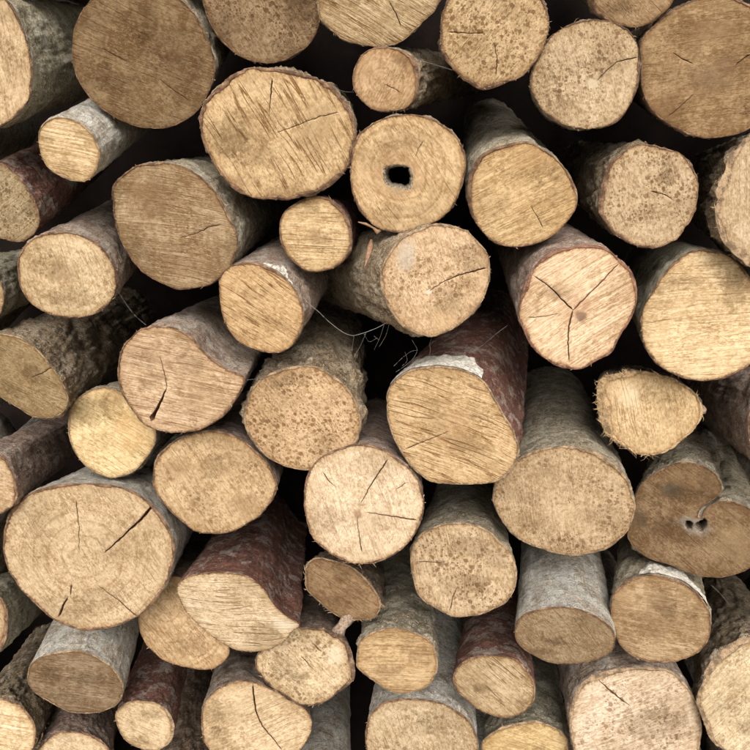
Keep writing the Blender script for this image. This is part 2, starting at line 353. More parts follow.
LOGLEN = 0.62
ALL = []
def make_log(pts, vp, d, p, label, group=None, lod=1.0):
    seed = len(ALL) + 1; rnd = random.Random(seed * 17)
    px = closed_curve(pts, int(216 * lod))
    cen = px.mean(0)
    cray = ray(*cen); F = CAM + cray * ((d - CAM.y) / cray.y)
    a = ray(*vp).normalized()
    pxm = (F - CAM).dot(ROT @ Vector((0, 0, -1))) / FPX                 # metres per photo pixel here
    X = ROT @ Vector((1, 0, 0)); X = (X - a * X.dot(a)).normalized(); Y = a.cross(X)
    # the saw cut: the plane that makes the stem roundest, close to square across the axis
    rays = np.array([list(ray(u, v)) for u, v in px]); Cn = np.array(list(CAM)); Fn = np.array(list(F))
    an, Xn, Yn = (np.array(list(q)) for q in (a, X, Y))
    best = None
    for al in np.linspace(-0.6, 0.6, 13):
        for be in np.linspace(-0.6, 0.6, 13):
            n = an + al * Xn + be * Yn; n /= np.linalg.norm(n)
            den = rays @ n
            if (den < 0.25).any(): continue
            Q = Cn + rays * (((Fn - Cn) @ n) / den)[:, None] - Fn
            xy = np.c_[Q @ Xn, Q @ Yn]; ev = np.linalg.eigvalsh(np.cov(xy.T))
            cost = math.log(ev[1] / ev[0]) ** 2 * p.get('round', 1.0) + 0.5 * (al * al + be * be)
            if best is None or cost < best[0]: best = (cost, n)
    n = best[1]; nl = np.array([n @ Xn, n @ Yn, n @ an])
    def tol(uvs):
        uvs = np.atleast_2d(uvs); rr = np.array([list(ray(u, v)) for u, v in uvs])
        Q = Cn + rr * (((Fn - Cn) @ n) / (rr @ n))[:, None] - Fn
        return np.c_[Q @ Xn, Q @ Yn]
    zof = lambda xy: -(xy[:, 0] * nl[0] + xy[:, 1] * nl[1]) / nl[2]
    out = tol(px) / pxm                                                    # work in pixel units
    nrm = normals2(out); N_ = len(out)
    jag = min(1.5, p.get('jag', 0.7))
    j = np.array([nz(x * 0.05 + seed, y * 0.05, 3.1) * 1.7 + (0.45 + 1.2 * max(0, nz(x * 0.04, y * 0.04 + seed, 7.7))) * (nz(x * 0.14 + seed, y * 0.14, 3.1) * 0.9 + nz(x * 0.38, y * 0.38 + seed, 9.1) * 0.6) for x, y in out]) * jag
    out = out + nrm * j[:, None]
    ang = np.arctan2(out[:, 1], out[:, 0])
    bt = p.get('bt', 2.0) * (0.78 + 0.75 * np.array([nz(x * 0.05, y * 0.05 + seed, 1.7) + 0.4 * nz(x * 0.17, y * 0.17 + seed, 1.7) for x, y in out])); bt = np.maximum(bt, 0.5)
    for (ad, wd, am) in p.get('thick', []):
        dd = np.angle(np.exp(1j * (ang - math.radians(ad)))); bt = bt + am * np.exp(-(dd / math.radians(wd)) ** 2)
    inn = out - nrm * bt[:, None]
    inn = inn + nrm * np.array([nz(x * 0.3, y * 0.3, seed * 1.3) for x, y in inn])[:, None] * 0.7
    root = bpy.data.objects.new('log', None); C.objects.link(root)
    root.empty_display_size = 0.03
    root.matrix_world = Matrix(((X.x, Y.x, a.x, F.x), (X.y, Y.y, a.y, F.y), (X.z, Y.z, a.z, F.z), (0, 0, 0, 1)))
    root['label'] = label; root['category'] = 'log'
    if group: root['group'] = group
    zp = lambda q: zof(q)                                                 # plane height, pixel units too
    # --- cut face with real cracks
    polys = []
    for c in p.get('cracks', []):
        if max(c[1], c[2]) <= 0.72: continue
        cp, cw0, cw1 = c[0], c[1], c[2]
        loc = tol(np.array(cp, float)) / pxm
        polys.append(crack_poly(loc, cw0, cw1, rnd, len(c) > 3) + (2.5 + 3.0 * max(cw0, cw1),))
    for hpts in p.get('holes', []):
        hp = tol(closed_curve(hpts, 36)) / pxm
        hp = hp + normals2(hp) * np.array([nz(x * 0.5, y * 0.5, 4) for x, y in hp])[:, None] * 1.6
        polys.append((hp, None, 32.0))
    mn, mx = inn.min(0), inn.max(0); step = 2.0 / lod
    gx, gy = np.meshgrid(np.arange(mn[0], mx[0], step), np.arange(mn[1], mx[1], step))
    G = np.c_[gx.ravel(), gy.ravel()] + np.random.uniform(-0.3, 0.3, (gx.size, 2)) * step
    G = G[inside(inn, G)]
    dist = np.sqrt(((G[:, None, :] - inn[None, ::2, :]) ** 2).sum(2)).min(1); G = G[dist > 1.1]
    for pl, _, _ in polys:
        dd = np.sqrt(((G[:, None, :] - pl[None]) ** 2).sum(2)).min(1); G = G[(dd > 0.5) & ~inside(pl, G)]
    vv = [Vector(q) for q in inn]; ed = [(i, (i + 1) % N_) for i in range(N_)]
    for pl, _, _ in polys:
        b = len(vv); vv += [Vector(q) for q in pl]; ed += [(b + i, b + (i + 1) % len(pl)) for i in range(len(pl))]
    vv += [Vector(q) for q in G]
    ov, oe, of, *_ = geometry.delaunay_2d_cdt(vv, ed, [], 0, 1e-4, False)
    V = np.array([list(q) for q in ov]); T = [tuple(f) for f in of]
    ct = np.array([(V[f[0]] + V[f[1]] + V[f[2]]) / 3 for f in T])
    keep = inside(inn, ct); hole = np.zeros(len(T), int) - 1
    for k, (pl, _, _) in enumerate(polys):
        q = inside(pl, ct); hole[q & keep] = k
    fl = [T[i] for i in range(len(T)) if keep[i] and hole[i] < 0]
    de = np.sqrt(((V[:, None, :] - inn[None, ::2, :]) ** 2).sum(2)).min(1)
    z = zp(V) + np.array([nz(x * 0.035 + seed, y * 0.035, 0.3) * 1.1 + nz(x * 0.15, y * 0.15 + seed, 5) * 0.35 for x, y in V])
    z = z + 0.5 * np.exp(-de / 1.5)
    V3 = [Vector((q[0], q[1], zz)) for q, zz in zip(V, z)]
    kept_e = {}; idx = [0] * len(fl)
    for f in fl:
        for i in range(3):
            e = (f[i], f[(i + 1) % 3]); kept_e[e] = 1
    low = {}
    for i in range(len(T)):
        if hole[i] >= 0:
            f = T[i]; pl, cl, dep = polys[hole[i]]
            for q in range(3):
                e = (f[q], f[(q + 1) % 3])
                if (e[1], e[0]) in kept_e:
                    ids = []
                    for vtx in e:
                        if vtx not in low:
                            b = Vector(V3[vtx])
                            if cl is not None:
                                k = np.argmin(((cl - V[vtx]) ** 2).sum(1)); tgt = cl[k]
                                b.x += (tgt[0] - b.x) * 0.85; b.y += (tgt[1] - b.y) * 0.85
                            if cl is None:
                                cc_ = pl.mean(0); q1 = Vector(b); n_ = nz(b.x * 0.6, b.y * 0.6, 8)
                                q1.x += (cc_[0] - b.x) * (0.17 + 0.14 * n_); q1.y += (cc_[1] - b.y) * (0.17 + 0.14 * n_); q1.z += 3.0 + 2 * n_
                                q2 = q1.copy(); q2.x += (cc_[0] - q1.x) * 0.15; q2.y += (cc_[1] - q1.y) * 0.15; q2.z += dep
                                low[vtx] = (len(V3), len(V3) + 1); V3 += [q1, q2]
                            else:
                                b.z += dep; low[vtx] = (len(V3),); V3.append(b)
                        ids.append(low[vtx])
                    top = e
                    for lv in range(len(ids[0])):
                        fl.append((top[0], top[1], ids[1][lv], ids[0][lv])); idx.append(1); top = (ids[0][lv], ids[1][lv])
    ctr = inn.mean(0)
    pith = p.get('pith'); pith = (tol(pith)[0] / pxm) if pith else (ctr + np.array([rnd.uniform(-6, 6), rnd.uniform(-6, 6)]))
    bl = []
    for (bx, by, brx, bry, bc, bs) in p.get('blots', []):
        q = tol((bx, by))[0] / pxm; bl.append((q[0], q[1], brx, bry, bc, bs))
    R0_ = math.sqrt(abs(area(inn)) / math.pi); c0 = p['col']
    ms = []
    for q_ in range(5 if lod == 1.0 else 0):                                # mildew and water stains, as multipliers
        t_ = rnd.uniform(0, 6.28); rr_ = R0_ * rnd.uniform(0.3, 1.0); k_ = rnd.uniform(0.60, 0.80)
        ms.append((ctr[0] + rr_ * math.cos(t_), ctr[1] + rr_ * math.sin(t_), R0_ * rnd.uniform(0.2, 0.55), R0_ * rnd.uniform(0.15, 0.35),
                   (k_, k_ * 0.96, k_ * 0.90), rnd.uniform(0.35, 0.8)))
    p['_stains'] = ms
    p['_blots'] = bl
    ex = (inn.max(0) - inn.min(0)); asp = float(np.clip(ex[0] / ex[1], 0.8, 1.25))
    wm = wood_mat(p, pxm, seed, pith, asp)
    face = link('cut_face', [v * pxm for v in V3], fl, [wm, M_CRACK if not p.get('holes') else M_LICHEN], root, idx=idx)
    at = face.data.attributes.new('edge_px', 'FLOAT', 'POINT')
    dv = np.full(len(V3), 30.0); dv[:len(de)] = de; at.data.foreach_set('value', dv)
    # --- bark end ring
    zi, zo = zp(inn) + 0.5, zp(out)
    mid = inn * 0.45 + out * 0.55
    zi2 = zi - 0.1
    jz = np.array([nz(x * 0.2, y * 0.2, seed * 2.1) for x, y in out])
    zm = zp(mid) + 0.1 - 1.1 * np.abs(jz) * jag; zo = zo + 1.3 + 1.4 * jz * jag
    rv = [(*inn[i], zi2[i] + 0.3) for i in range(N_)] + [(*(inn[i] * 0.85 + out[i] * 0.15), zi2[i] - 0.7) for i in range(N_)] + [(*mid[i], zm[i]) for i in range(N_)] + [(*out[i], zo[i]) for i in range(N_)]
    flip = area(out) < 0
    def strip(b, c): return [((b + i, b + (i + 1) % N_, c + (i + 1) % N_, c + i)[::(1 if flip else -1)]) for i in range(N_)]
    rf = strip(0, N_) + strip(N_, 2 * N_) + strip(2 * N_, 3 * N_)
    link('bark_edge', [Vector(v) * pxm for v in rv], rf, M_EDGE[p.get('edge', 'brown')], root)
    # --- bark tube
    kind = p.get('bark', 'grey'); rings = int(46 * lod); Lp = LOGLEN / pxm
    amp = dict(rough=3.4, grey=2.1, dark=2.6, white=1.3).get(kind, 1.7) * p.get('rough', 1.0)
    taper = p.get('taper', -0.16); bend = (rnd.uniform(-1, 1) * 14, rnd.uniform(-1, 1) * 10)
    tv = []; R0 = math.sqrt(abs(area(out)) / math.pi)
    zks = [Lp * (k / (rings - 1)) ** 2.1 for k in range(rings)]
    surf = np.zeros((rings, N_, 3))
    cm = out.mean(0)
    for k, zk in enumerate(zks):
        f = min(1.0, zk / 7.0); s = 1 + taper * zk / Lp
        sh = np.array(bend) * (zk / Lp) ** 2
        rnd_f = min(1.0, zk / (2.2 * R0))
        tgt = out if rnd_f <= 0 else out
        ring = cm + (tgt - cm) * s + sh
        for i in range(N_):
            x, y = ring[i]; u = out[i]
            dsp = 0.0
            if f > 0:
                dsp = f * (amp * 1.3 * nz(u[0] * 0.06 + seed, u[1] * 0.06, zk * 0.03) + amp * 0.8 * nz(u[0] * 0.2, u[1] * 0.2 + seed, zk * 0.12)
                           + (amp * 0.45 * nz(u[0] * 0.55, u[1] * 0.55, zk * 0.4 + seed) if zk < 130 else 0))
                for (la, lz, lr, lh) in p.get('lumps', []):
                    da = math.atan2(math.sin(ang[i] - math.radians(la)), math.cos(ang[i] - math.radians(la))) * R0
                    q = (da * da + (zk - lz) ** 2) / (lr * lr)
                    if q < 6: dsp += lh * math.exp(-q)
            surf[k, i] = (x + nrm[i, 0] * dsp, y + nrm[i, 1] * dsp, zo[i] * (1 if zk < Lp * .9 else 0.5) + zk)
    tv = surf.reshape(-1, 3)
    tf = []
    for k in range(rings - 1): tf += strip(k * N_, (k + 1) * N_)
    b = (rings - 1) * N_
    tf.append(tuple(range(b, b + N_))[::(1 if flip else -1)])
    bmt = bark_mat(kind, pxm, seed)
    link('bark', tv * pxm, tf, bmt, root)
    # --- frayed fibres round the rim
    nf = int(p.get('fibres', 22) * lod)
    if nf:
        fv, ff = [], []; fl_ = p.get('fibre_len', 3.0)
        for _ in range(nf):
            fa = p.get('fray')
            if fa and rnd.random() < 0.85:
                t = math.radians(rnd.gauss(fa[0], fa[1])); i = int(np.argmin(np.abs(np.angle(np.exp(1j * (ang - t))))))
            else: i = rnd.randrange(N_)
            mixr = rnd.uniform(0.0, 1.0); q = inn[i] * (1 - mixr) + out[i] * mixr
            base = Vector((q[0], q[1], zo[i] - 0.8 + rnd.uniform(-0.5, 1.5)))
            tg = Vector((-nrm[i, 1], nrm[i, 0], 0)) * rnd.uniform(-1.2, 1.2)
            dr = (Vector((nrm[i, 0], nrm[i, 1], 0)) * rnd.uniform(0.0, 0.8) + tg * 1.3 + Vector((0, 0, rnd.uniform(-0.6, 0.3)))).normalized()
            ln = fl_ * rnd.uniform(0.3, 1.3) * (1.6 if rnd.random() < 0.1 else 1); wd = rnd.uniform(0.14, 0.38)
            s1 = dr.orthogonal().normalized() * wd; s2 = dr.cross(s1).normalized() * wd
            m_ = base + dr * ln * 0.55 + Vector((rnd.uniform(-.5, .5), rnd.uniform(-.5, .5), 0)) * ln * 0.2
            bb = len(fv); fv += [base + s1, base - s1 * 0.5 + s2, base - s1 * 0.5 - s2, m_ + s1 * .7, m_ - s1 * .35 + s2 * .7, m_ - s1 * .35 - s2 * .7, base + dr * ln + Vector((rnd.uniform(-1, 1), rnd.uniform(-1, 1), 0)) * ln * .2]
            for q_ in range(3):
                r_ = (q_ + 1) % 3; ff.append((bb + q_, bb + r_, bb + 3 + r_, bb + 3 + q_)); ff.append((bb + 3 + q_, bb + 3 + r_, bb + 6))
        o = link('frayed_fibres', [v * pxm for v in fv], ff, M_FIBRE_L if p.get('fray') else M_FIBRE, root, smooth=False)
        o['kind'] = 'stuff'
    L = dict(root=root, surf=surf, out=out, inn=inn, ang=ang, zks=zks, pxm=pxm, nrm=nrm, tol=tol, zp=zp, N=N_, flip=flip, rnd=rnd, R0=R0, seed=seed, F=F, pts=px)
    ALL.append(L)
    return L

def bark_patch(L, name, a0, a1, z0, z1, mat, lift=0.6, curl=0.0):
    """a ragged sheet lying on the bark between two angles (degrees, 0 = right, -90 = up) and two depths in pixels"""
    ang, surf, N_ = L['ang'], L['surf'], L['N']
    na, nk = 46, 14; vv = []; ff = []
    for i in range(na + 1):
        t = i / na; A = math.radians(a0 + (a1 - a0) * t)
        ii = int(np.argmin(np.abs(np.angle(np.exp(1j * (ang - A))))))
        env = math.sin(math.pi * min(1, max(0, t))) ** 0.35
        e0 = z0 + 1.0 + 1.5 * nz(t * 9, 2, L['seed']); e1 = z0 + (z1 - z0) * env * (0.78 + 0.7 * nz(t * 3, 7, L['seed']) + 0.10 * nz(t * 14, 1, 3))
        for k in range(nk + 1):
            zz = e0 + (e1 - e0) * k / nk
            kk = min(len(L['zks']) - 2, int(np.searchsorted(L['zks'], max(zz, 0.01))) - 1); kk = max(kk, 0)
            f = (zz - L['zks'][kk]) / (L['zks'][kk + 1] - L['zks'][kk])
            pt = surf[kk, ii] * (1 - f) + surf[kk + 1, ii] * f
            lf = lift * (1 + 0.6 * nz(t * 12, zz * 0.2, 5)) + curl * (1 - k / nk) ** 2
            edge_in = (k == nk or i in (0, na)); lf = -0.8 if edge_in else lf
            vv.append(((pt[0] + L['nrm'][ii, 0] * lf), pt[1] + L['nrm'][ii, 1] * lf, pt[2]))
    for i in range(na):
        for k in range(nk):
            b = i * (nk + 1) + k; ff.append((b, b + 1, b + nk + 2, b + nk + 1))
    return link(name, np.array(vv) * L['pxm'], ff, mat, L['root'])

def tube(name, pts, rads, mat, parent=None, seg=8, seed=0, wob=0.0):
    """tapered tube through world or local points"""
    vv, ff = [], []; n = len(pts); pts = [Vector(q) for q in pts]
    for i, q in enumerate(pts):
        t = (pts[min(i + 1, n - 1)] - pts[max(i - 1, 0)]).normalized(); u = t.orthogonal().normalized(); v = t.cross(u)
        for k in range(seg):
            a = 2 * math.pi * k / seg; r = rads[i] * (1 + wob * nz(i * 0.9 + seed, k * 1.3, 2))
            vv.append(q + (u * math.cos(a) + v * math.sin(a)) * r)
    for i in range(n - 1):
        for k in range(seg): ff.append((i * seg + k, i * seg + (k + 1) % seg, (i + 1) * seg + (k + 1) % seg, (i + 1) * seg + k))
    ff += [tuple(range(seg))[::-1], tuple(range((n - 1) * seg, n * seg))]
    if name is None: return vv, ff
    return link(name, vv, ff, mat, parent)

# ------------------------------------------------------------------ the setting
def struct(o): o['kind'] = 'structure'; return o
g = N('earth'); tc = g.t.nodes.new('ShaderNodeTexCoord')
n1 = g.noise(tc.outputs['Object'], 3.0, 8, 0.65); n2 = g.noise(tc.outputs['Object'], 40.0, 5, 0.7)
cl = g.mix(g.mapr(n1, 0.35, 0.65), (0.26, 0.21, 0.15), (0.38, 0.32, 0.23)); cl = g.mix(g.mapr(n2, 0.5, 0.7), cl, (0.15, 0.14, 0.075))
g.bump(n2, 0.8, 0.02); earth = g.done(cl, 0.95)
gv, gf = [], []
xs = [-60, -20, -8, -4, -2, -1, -.5, 0, .5, 1, 2, 4, 8, 20, 60]; ys = xs
for y in ys:
    for x in xs: gv.append((x, y, -0.36 + 0.02 * nz(x, y, 0)))
for j in range(len(ys) - 1):
    for i in range(len(xs) - 1): b = j * len(xs) + i; gf.append((b, b + 1, b + len(xs) + 1, b + len(xs)))
struct(link('ground', gv, gf, earth))
# panel and base block added behind and under the stack, against leaking light
gap_black = plain_mat('gap_shade_black', (0.004, 0.002, 0.0015), 0.4, 30, 0.9, 0.003)  # near black: the shade of the gaps put into the colour
for nm, (x0, x1, y0, y1, z0, z1) in (('light_block_back', (-1.3, 1.3, 0.74, 0.80, -0.40, 1.75)), ('light_block_base', (-1.3, 1.3, 0.06, 0.737, -0.40, 0.04))):
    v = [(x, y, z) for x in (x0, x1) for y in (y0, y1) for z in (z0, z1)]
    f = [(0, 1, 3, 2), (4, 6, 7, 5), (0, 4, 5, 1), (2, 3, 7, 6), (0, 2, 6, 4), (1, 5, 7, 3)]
    struct(link(nm, v, f, gap_black, smooth=False))

# ------------------------------------------------------------------ the logs: outlines of the sawn ends as the photo shows them
D = []
def log(pts, vp, d, label, **p): D.append((pts, vp, d, label, p))
# ---- top row
log([(3,-2),(14,8),(22,28),(30,52),(33,76),(30,98),(20,112),(6,124),(-14,130),(-38,122),(-58,100),(-66,66),(-58,30),(-36,2),(-14,-8)], (330,20), -0.045,
    'log in the top left corner, cut end half out of frame, green-grey bark facing right', col=(205,172,120), speck=0.55, saw=0.3, ang=80, bark='green', bt=3.0, edge='dark', fibres=40, rough=1.3)
log([(72,43),(73,67),(83,90),(100,108),(127,124),(150,129),(173,127),(197,112),(210,90),(215,67),(208,40),(197,17),(180,0),(158,-12),(130,-15),(105,-8),(87,4),(77,20)], (330,-130), 0.0,
    'large dirty brown log end in the top left, second from the left, finely mottled', col=(152,120,72), speck=0.35, saw=0.25, ang=25, stain=1.0, ring=0.06, bark='grey', bt=1.6, edge='brown',
    cracks=[([(102,48),(128,62)],0.9,0.7),([(158,78),(176,92),(190,101)],0.5,0.9)])
log([(202,0),(215,33),(232,52),(250,61),(275,63),(295,56),(312,41),(320,19),(316,0),(300,-18),(272,-28),(238,-25),(212,-14)], (330,-60), 0.01,
    'brown speckled log end cut off by the top edge, left of the pale striped one', col=(172,138,92), speck=0.9, saw=0.15, ang=60, bark='dark', bt=2.0, edge='brown', blots=[(300,10,18,26,(120,90,55),0.6),(225,40,10,12,(110,82,50),0.5)])
log([(316,4),(320,20),(332,32),(347,42),(367,46),(390,47),(407,38),(423,24),(437,7),(441,-8),(430,-24),(402,-38),(360,-38),(330,-22),(316,-8)], (400,-90), 0.0,
    'pale yellow log end at the top edge with bold diagonal saw stripes', col=(222,188,128), speck=0.15, saw=1.0, ang=32, ring=0.1, bark='dark', bt=2.2, edge='pale', jag=1.1, fibres=60, stain=0.25, scratch=0.8,
    cracks=[([(389,0),(396,14),(401,27)],0.7,1.0)])
log([(440,30),(441,50),(450,67),(467,82),(483,91),(500,85),(520,77),(537,60),(547,37),(548,17),(543,0),(530,-12),(505,-20),(475,-18),(452,-5),(443,12)], (470,-40), 0.0,
    'round speckled log end at the top, short horizontal crack, torn bark under it', col=(206,170,112), speck=1.0, saw=0.15, ang=-55, stain=0.15, bark='dark', bt=1.8, thick=[(100,28,4),(150,15,3)], jag=1.3, fibres=70, fibre_len=4,
    pith=(493,33), cracks=[([(448,32),(462,33),(485,33)],0.9,0.6),([(494,42),(497,58),(496,76)],0.6,1.0),([(482,5),(488,14)],0.5,0.7)], blots=[(448,70,14,12,(150,110,60),0.5)])
log([(531,73),(530,90),(537,104),(546,115),(560,124),(580,129),(600,128),(617,122),(630,106),(638,86),(640,60),(634,36),(617,23),(597,19),(573,23),(553,34),(540,50)], (520,140), 0.0,
    'grey-tan speckled log end left of the big brown one at the top right', col=(198,168,120), speck=0.95, saw=0.15, ang=70, ring=0.15, stain=0.2, bark='grey', bt=2.2, edge='dark', taper=-0.25,
    pith=(592,84), cracks=[([(596,82),(606,71),(617,62),(628,59),(638,57)],0.5,1.0)], blots=[(592,84,7,6,(225,205,165),0.7)])
log([(588,-2),(593,12),(610,23),(632,28),(650,24),(665,12),(674,-2),(668,-16),(632,-26),(600,-18)], (520,-60), 0.02,
    'small light log end peeping in at the top edge over the grey speckled one', col=(200,160,105), speck=0.5, saw=0.25, ang=40, bark='dark', thick=[(180,40,5)], bt=2.0, edge='brown')
log([(640,43),(640,67),(643,93),(653,112),(670,126),(690,135),(710,139),(733,135),(753,127),(775,106),(784,72),(777,35),(757,9),(730,-2),(707,-3),(690,2),(670,12),(653,26)], (560,60), 0.0,
    'large brown-stained log end in the top right corner, cut off by the right edge', col=(166,130,76), speck=0.4, saw=0.4, ang=-8, stain=0.9, ring=0.22, ring_w=5, bark='dark', bt=2.0, pith=(717,78),
    cracks=[([(672,52),(684,60),(694,64)],0.6,0.8),([(695,93),(684,103),(668,117)],0.5,0.9),([(735,66),(744,58),(752,54)],0.8,1.6)],
    blots=[(712,30,34,12,(140,104,60),0.6),(715,75,26,20,(130,100,64),0.6),(665,105,20,12,(140,98,54),0.5)])
# ---- second row
log([(40,128),(38,143),(43,160),(53,173),(67,180),(80,182),(90,179),(98,168),(100,152),(95,138),(85,127),(72,119),(58,117),(48,120)], (350,-30), -0.05,
    'small pale log with whitish bark sticking out below the large dirty brown end', col=(222,186,124), speck=0.05, saw=0.9, ang=12, ring=0.05, bark='white', bt=1.5, edge='pale', scratch=0.1, taper=0.0, thick=[(110,12,2.5)],
    lumps=[(-70,34,14,4)])
log([(-2,163),(13,172),(27,187),(36,203),(39,220),(34,234),(20,242),(5,240),(-12,234),(-24,216),(-28,192),(-20,170)], (300,20), -0.02,
    'log at the left edge with glossy dark red bark and a mouldy end', col=(170,146,100), speck=0.9, saw=0.4, ang=-35, bark='red', bt=2.2, edge='brown')
log([(17,265),(20,287),(30,303),(48,314),(68,318),(90,316),(106,307),(115,292),(117,274),(109,256),(95,243),(75,234),(50,232),(30,240),(20,252)], (270,110), -0.03,
    'cream log end left of the brown-stained oval, a ring of small dots at its centre', col=(216,184,130), speck=0.5, saw=0.3, ang=75, ring=0.2, bark='pink', bt=2.0, edge='brown', pith=(60,272),
    cracks=[([(74,281),(82,292),(87,300)],0.4,0.7,'s')], blots=[(60,272,16,12,(165,128,80),0.45)])
log([(112,202),(113,185),(127,170),(147,163),(167,163),(187,168),(203,178),(217,195),(230,217),(237,238),(236,256),(229,270),(212,283),(190,290),(172,288),(150,278),(133,262),(118,235)], (400,120), -0.01,
    'large oval log end streaked brown, right of the cream one with the dotted centre', col=(182,150,102), speck=0.5, saw=0.6, ang=8, stain=0.9, ring=0.2, bark='grey', bt=2.2, edge='brown', jag=1.0,
    cracks=[([(180,238),(195,234),(212,226),(222,224)],0.5,1.0),([(140,238),(160,238)],0.4,0.6,'s'),([(150,198),(170,204)],0.4,0.5,'s')], blots=[(150,200,30,20,(150,112,68),0.5),(190,265,34,12,(150,112,68),0.5)])
log([(199,117),(202,140),(213,163),(230,186),(247,196),(270,200),(293,199),(323,190),(341,177),(352,157),(356,133),(350,110),(337,91),(317,78),(293,71),(267,68),(247,68),(230,76),(213,91),(203,105)], (370,100), -0.01,
    'widest log end of the upper half, a thick brown rim and long diagonal scratches', col=(212,174,112), speck=0.45, saw=0.4, ang=60, scratch=1.0, ring=0.12, stain=0.35, bark='rough', bt=4.2, edge='brown', jag=1.0, fibres=60, pith=(272,128),
    cracks=[([(272,78),(271,95),(269,113)],1.7,0.5),([(276,133),(300,124),(322,116),(340,112)],0.5,0.8),([(285,90),(296,105)],0.4,0.6)],
    blots=[(318,130,26,32,(166,130,78),0.45),(228,182,22,10,(150,112,70),0.5)])
log([(353,73),(354,90),(363,103),(380,112),(397,112),(411,105),(418,90),(418,70),(409,55),(391,48),(373,48),(360,57)], (600,60), 0.02,
    'small round tan log end in the dark gap above the end with the hole', col=(206,164,106), speck=0.15, saw=0.2, ang=-60, ring=0.25, bark='rough', bt=1.8, edge='brown', thick=[(-10,35,3)], pith=(382,81), taper=-0.05,
    cracks=[([(382,81),(388,72),(394,61)],0.5,0.6),([(384,84),(396,90),(402,93)],0.6,0.8),([(376,88),(370,97)],0.3,0.5)], blots=[(405,60,12,7,(150,112,66),0.6)])
log([(351,173),(352,153),(360,133),(380,119),(403,114),(427,117),(447,127),(461,143),(466,163),(462,187),(450,210),(430,226),(400,233),(377,227),(360,211),(352,193)], (430,150), -0.01,
    'smooth round log end with a dark hollow at its centre', col=(206,168,108), speck=0.12, saw=0.25, ang=55, scratch=0.5, ring=0.35, ring_w=6, bark='grey', bt=2.0, edge='brown', pith=(399,172), taper=-0.2,
    holes=[[(383,172),(386,166),(393,165),(401,165),(410,167),(413,175),(413,184),(409,190),(402,189),(396,187),(387,186),(383,180)]],
    cracks=[([(415,158),(419,147),(424,140)],0.4,0.8),([(384,197),(390,210),(398,228)],0.7,0.4)], blots=[(399,175,30,26,(172,126,74),0.5),(400,179,15,12,(150,138,120),0.7)])
log([(467,190),(469,174),(478,158),(493,148),(513,143),(530,143),(545,150),(560,162),(571,177),(577,193),(576,208),(564,226),(547,240),(527,247),(507,247),(490,240),(476,224),(469,207)], (440,30), 0.0,
    'honey-coloured log end right of the hollow one, fine saw lines rising to the right', col=(214,174,106), speck=0.35, saw=0.7, ang=-28, ring=0.1, bark='grey', bt=2.2, edge='brown', pith=(527,195), thick=[(200,40,3)],
    cracks=[([(527,178),(530,160)],0.4,0.7),([(530,205),(538,218),(543,228)],0.4,0.9)], blots=[(535,160,26,12,(190,146,84),0.5)])
log([(599,200),(601,217),(613,233),(633,246),(653,249),(673,241),(690,223),(698,202),(698,180),(688,160),(667,147),(643,144),(623,152),(609,166),(602,183)], (470,140), 0.01,
    'heavily speckled log end with a short slanting crack, below the biggest top right end', col=(196,164,116), speck=1.0, saw=0.2, ang=70, stain=0.2, bark='rough', bt=2.0, edge='brown', jag=1.3, thick=[(180,45,3)],
    cracks=[([(650,191),(662,194),(674,200)],1.1,0.5)])
log([(737,150),(727,162),(720,182),(716,205),(718,228),(726,246),(740,260),(762,270),(788,266),(806,240),(812,200),(802,160),(780,137),(757,134),(745,140)], (600,170), -0.02,
    'half-seen log end at the right edge with a thick ragged bark rim', col=(196,166,120), speck=0.6, saw=0.4, ang=85, bark='rough', bt=8.0, edge='pale', jag=2.4, fibres=140, fibre_len=4.5, rough=1.5)
log([(279,229),(283,213),(297,202),(313,196),(330,199),(344,212),(351,230),(351,248),(343,261),(328,270),(310,272),(293,262),(282,248)], (400,200), 0.01,
    'small round log end left of the leaning speckled log, level saw lines', col=(214,178,116), speck=0.2, saw=0.7, ang=3, ring=0.2, bark='red', bt=2.4, edge='brown', pith=(314,234), thick=[(-30,45,2.5)], scratch=0.6, blots=[(314,234,8,8,(160,120,70),0.5)])
log([(219,290),(220,277),(230,266),(247,262),(260,264),(275,271),(289,283),(300,299),(304,317),(299,335),(289,348),(276,354),(258,351),(240,343),(227,328),(221,312)], (430,130), -0.02,
    'log end with parallel slanting scratches, pinkish-white bark above it, where the long web thread starts', col=(214,172,106), speck=0.15, saw=0.6, ang=30, scratch=1.0, ring=0.1, bark='pink', bt=2.0, edge='brown', pith=(263,307),
    cracks=[([(232,324),(250,319),(268,318)],0.5,0.4)])
log([(381,283),(382,266),(391,250),(404,235),(424,226),(447,223),(467,231),(482,245),(490,260),(490,280),(483,300),(467,320),(444,334),(423,336),(401,325),(387,304)], (150,245), -0.04,
    'slantwise log with brown side to the left and a long crack to its right rim', col=(216,178,126), speck=0.75, saw=0.15, ang=60, stain=0.2, bark='rough', bt=2.8, edge='pale', jag=0.9, fibres=60, pith=(429,291), taper=-0.1,
    cracks=[([(429,291),(443,282),(460,275),(478,270),(487,268)],0.5,1.8),([(463,302),(468,312),(470,318)],0.3,0.6)], blots=[(406,255,12,20,(200,190,175),0.55),(429,292,4,3,(240,225,200),0.8),(445,318,16,12,(214,172,112),0.35)])
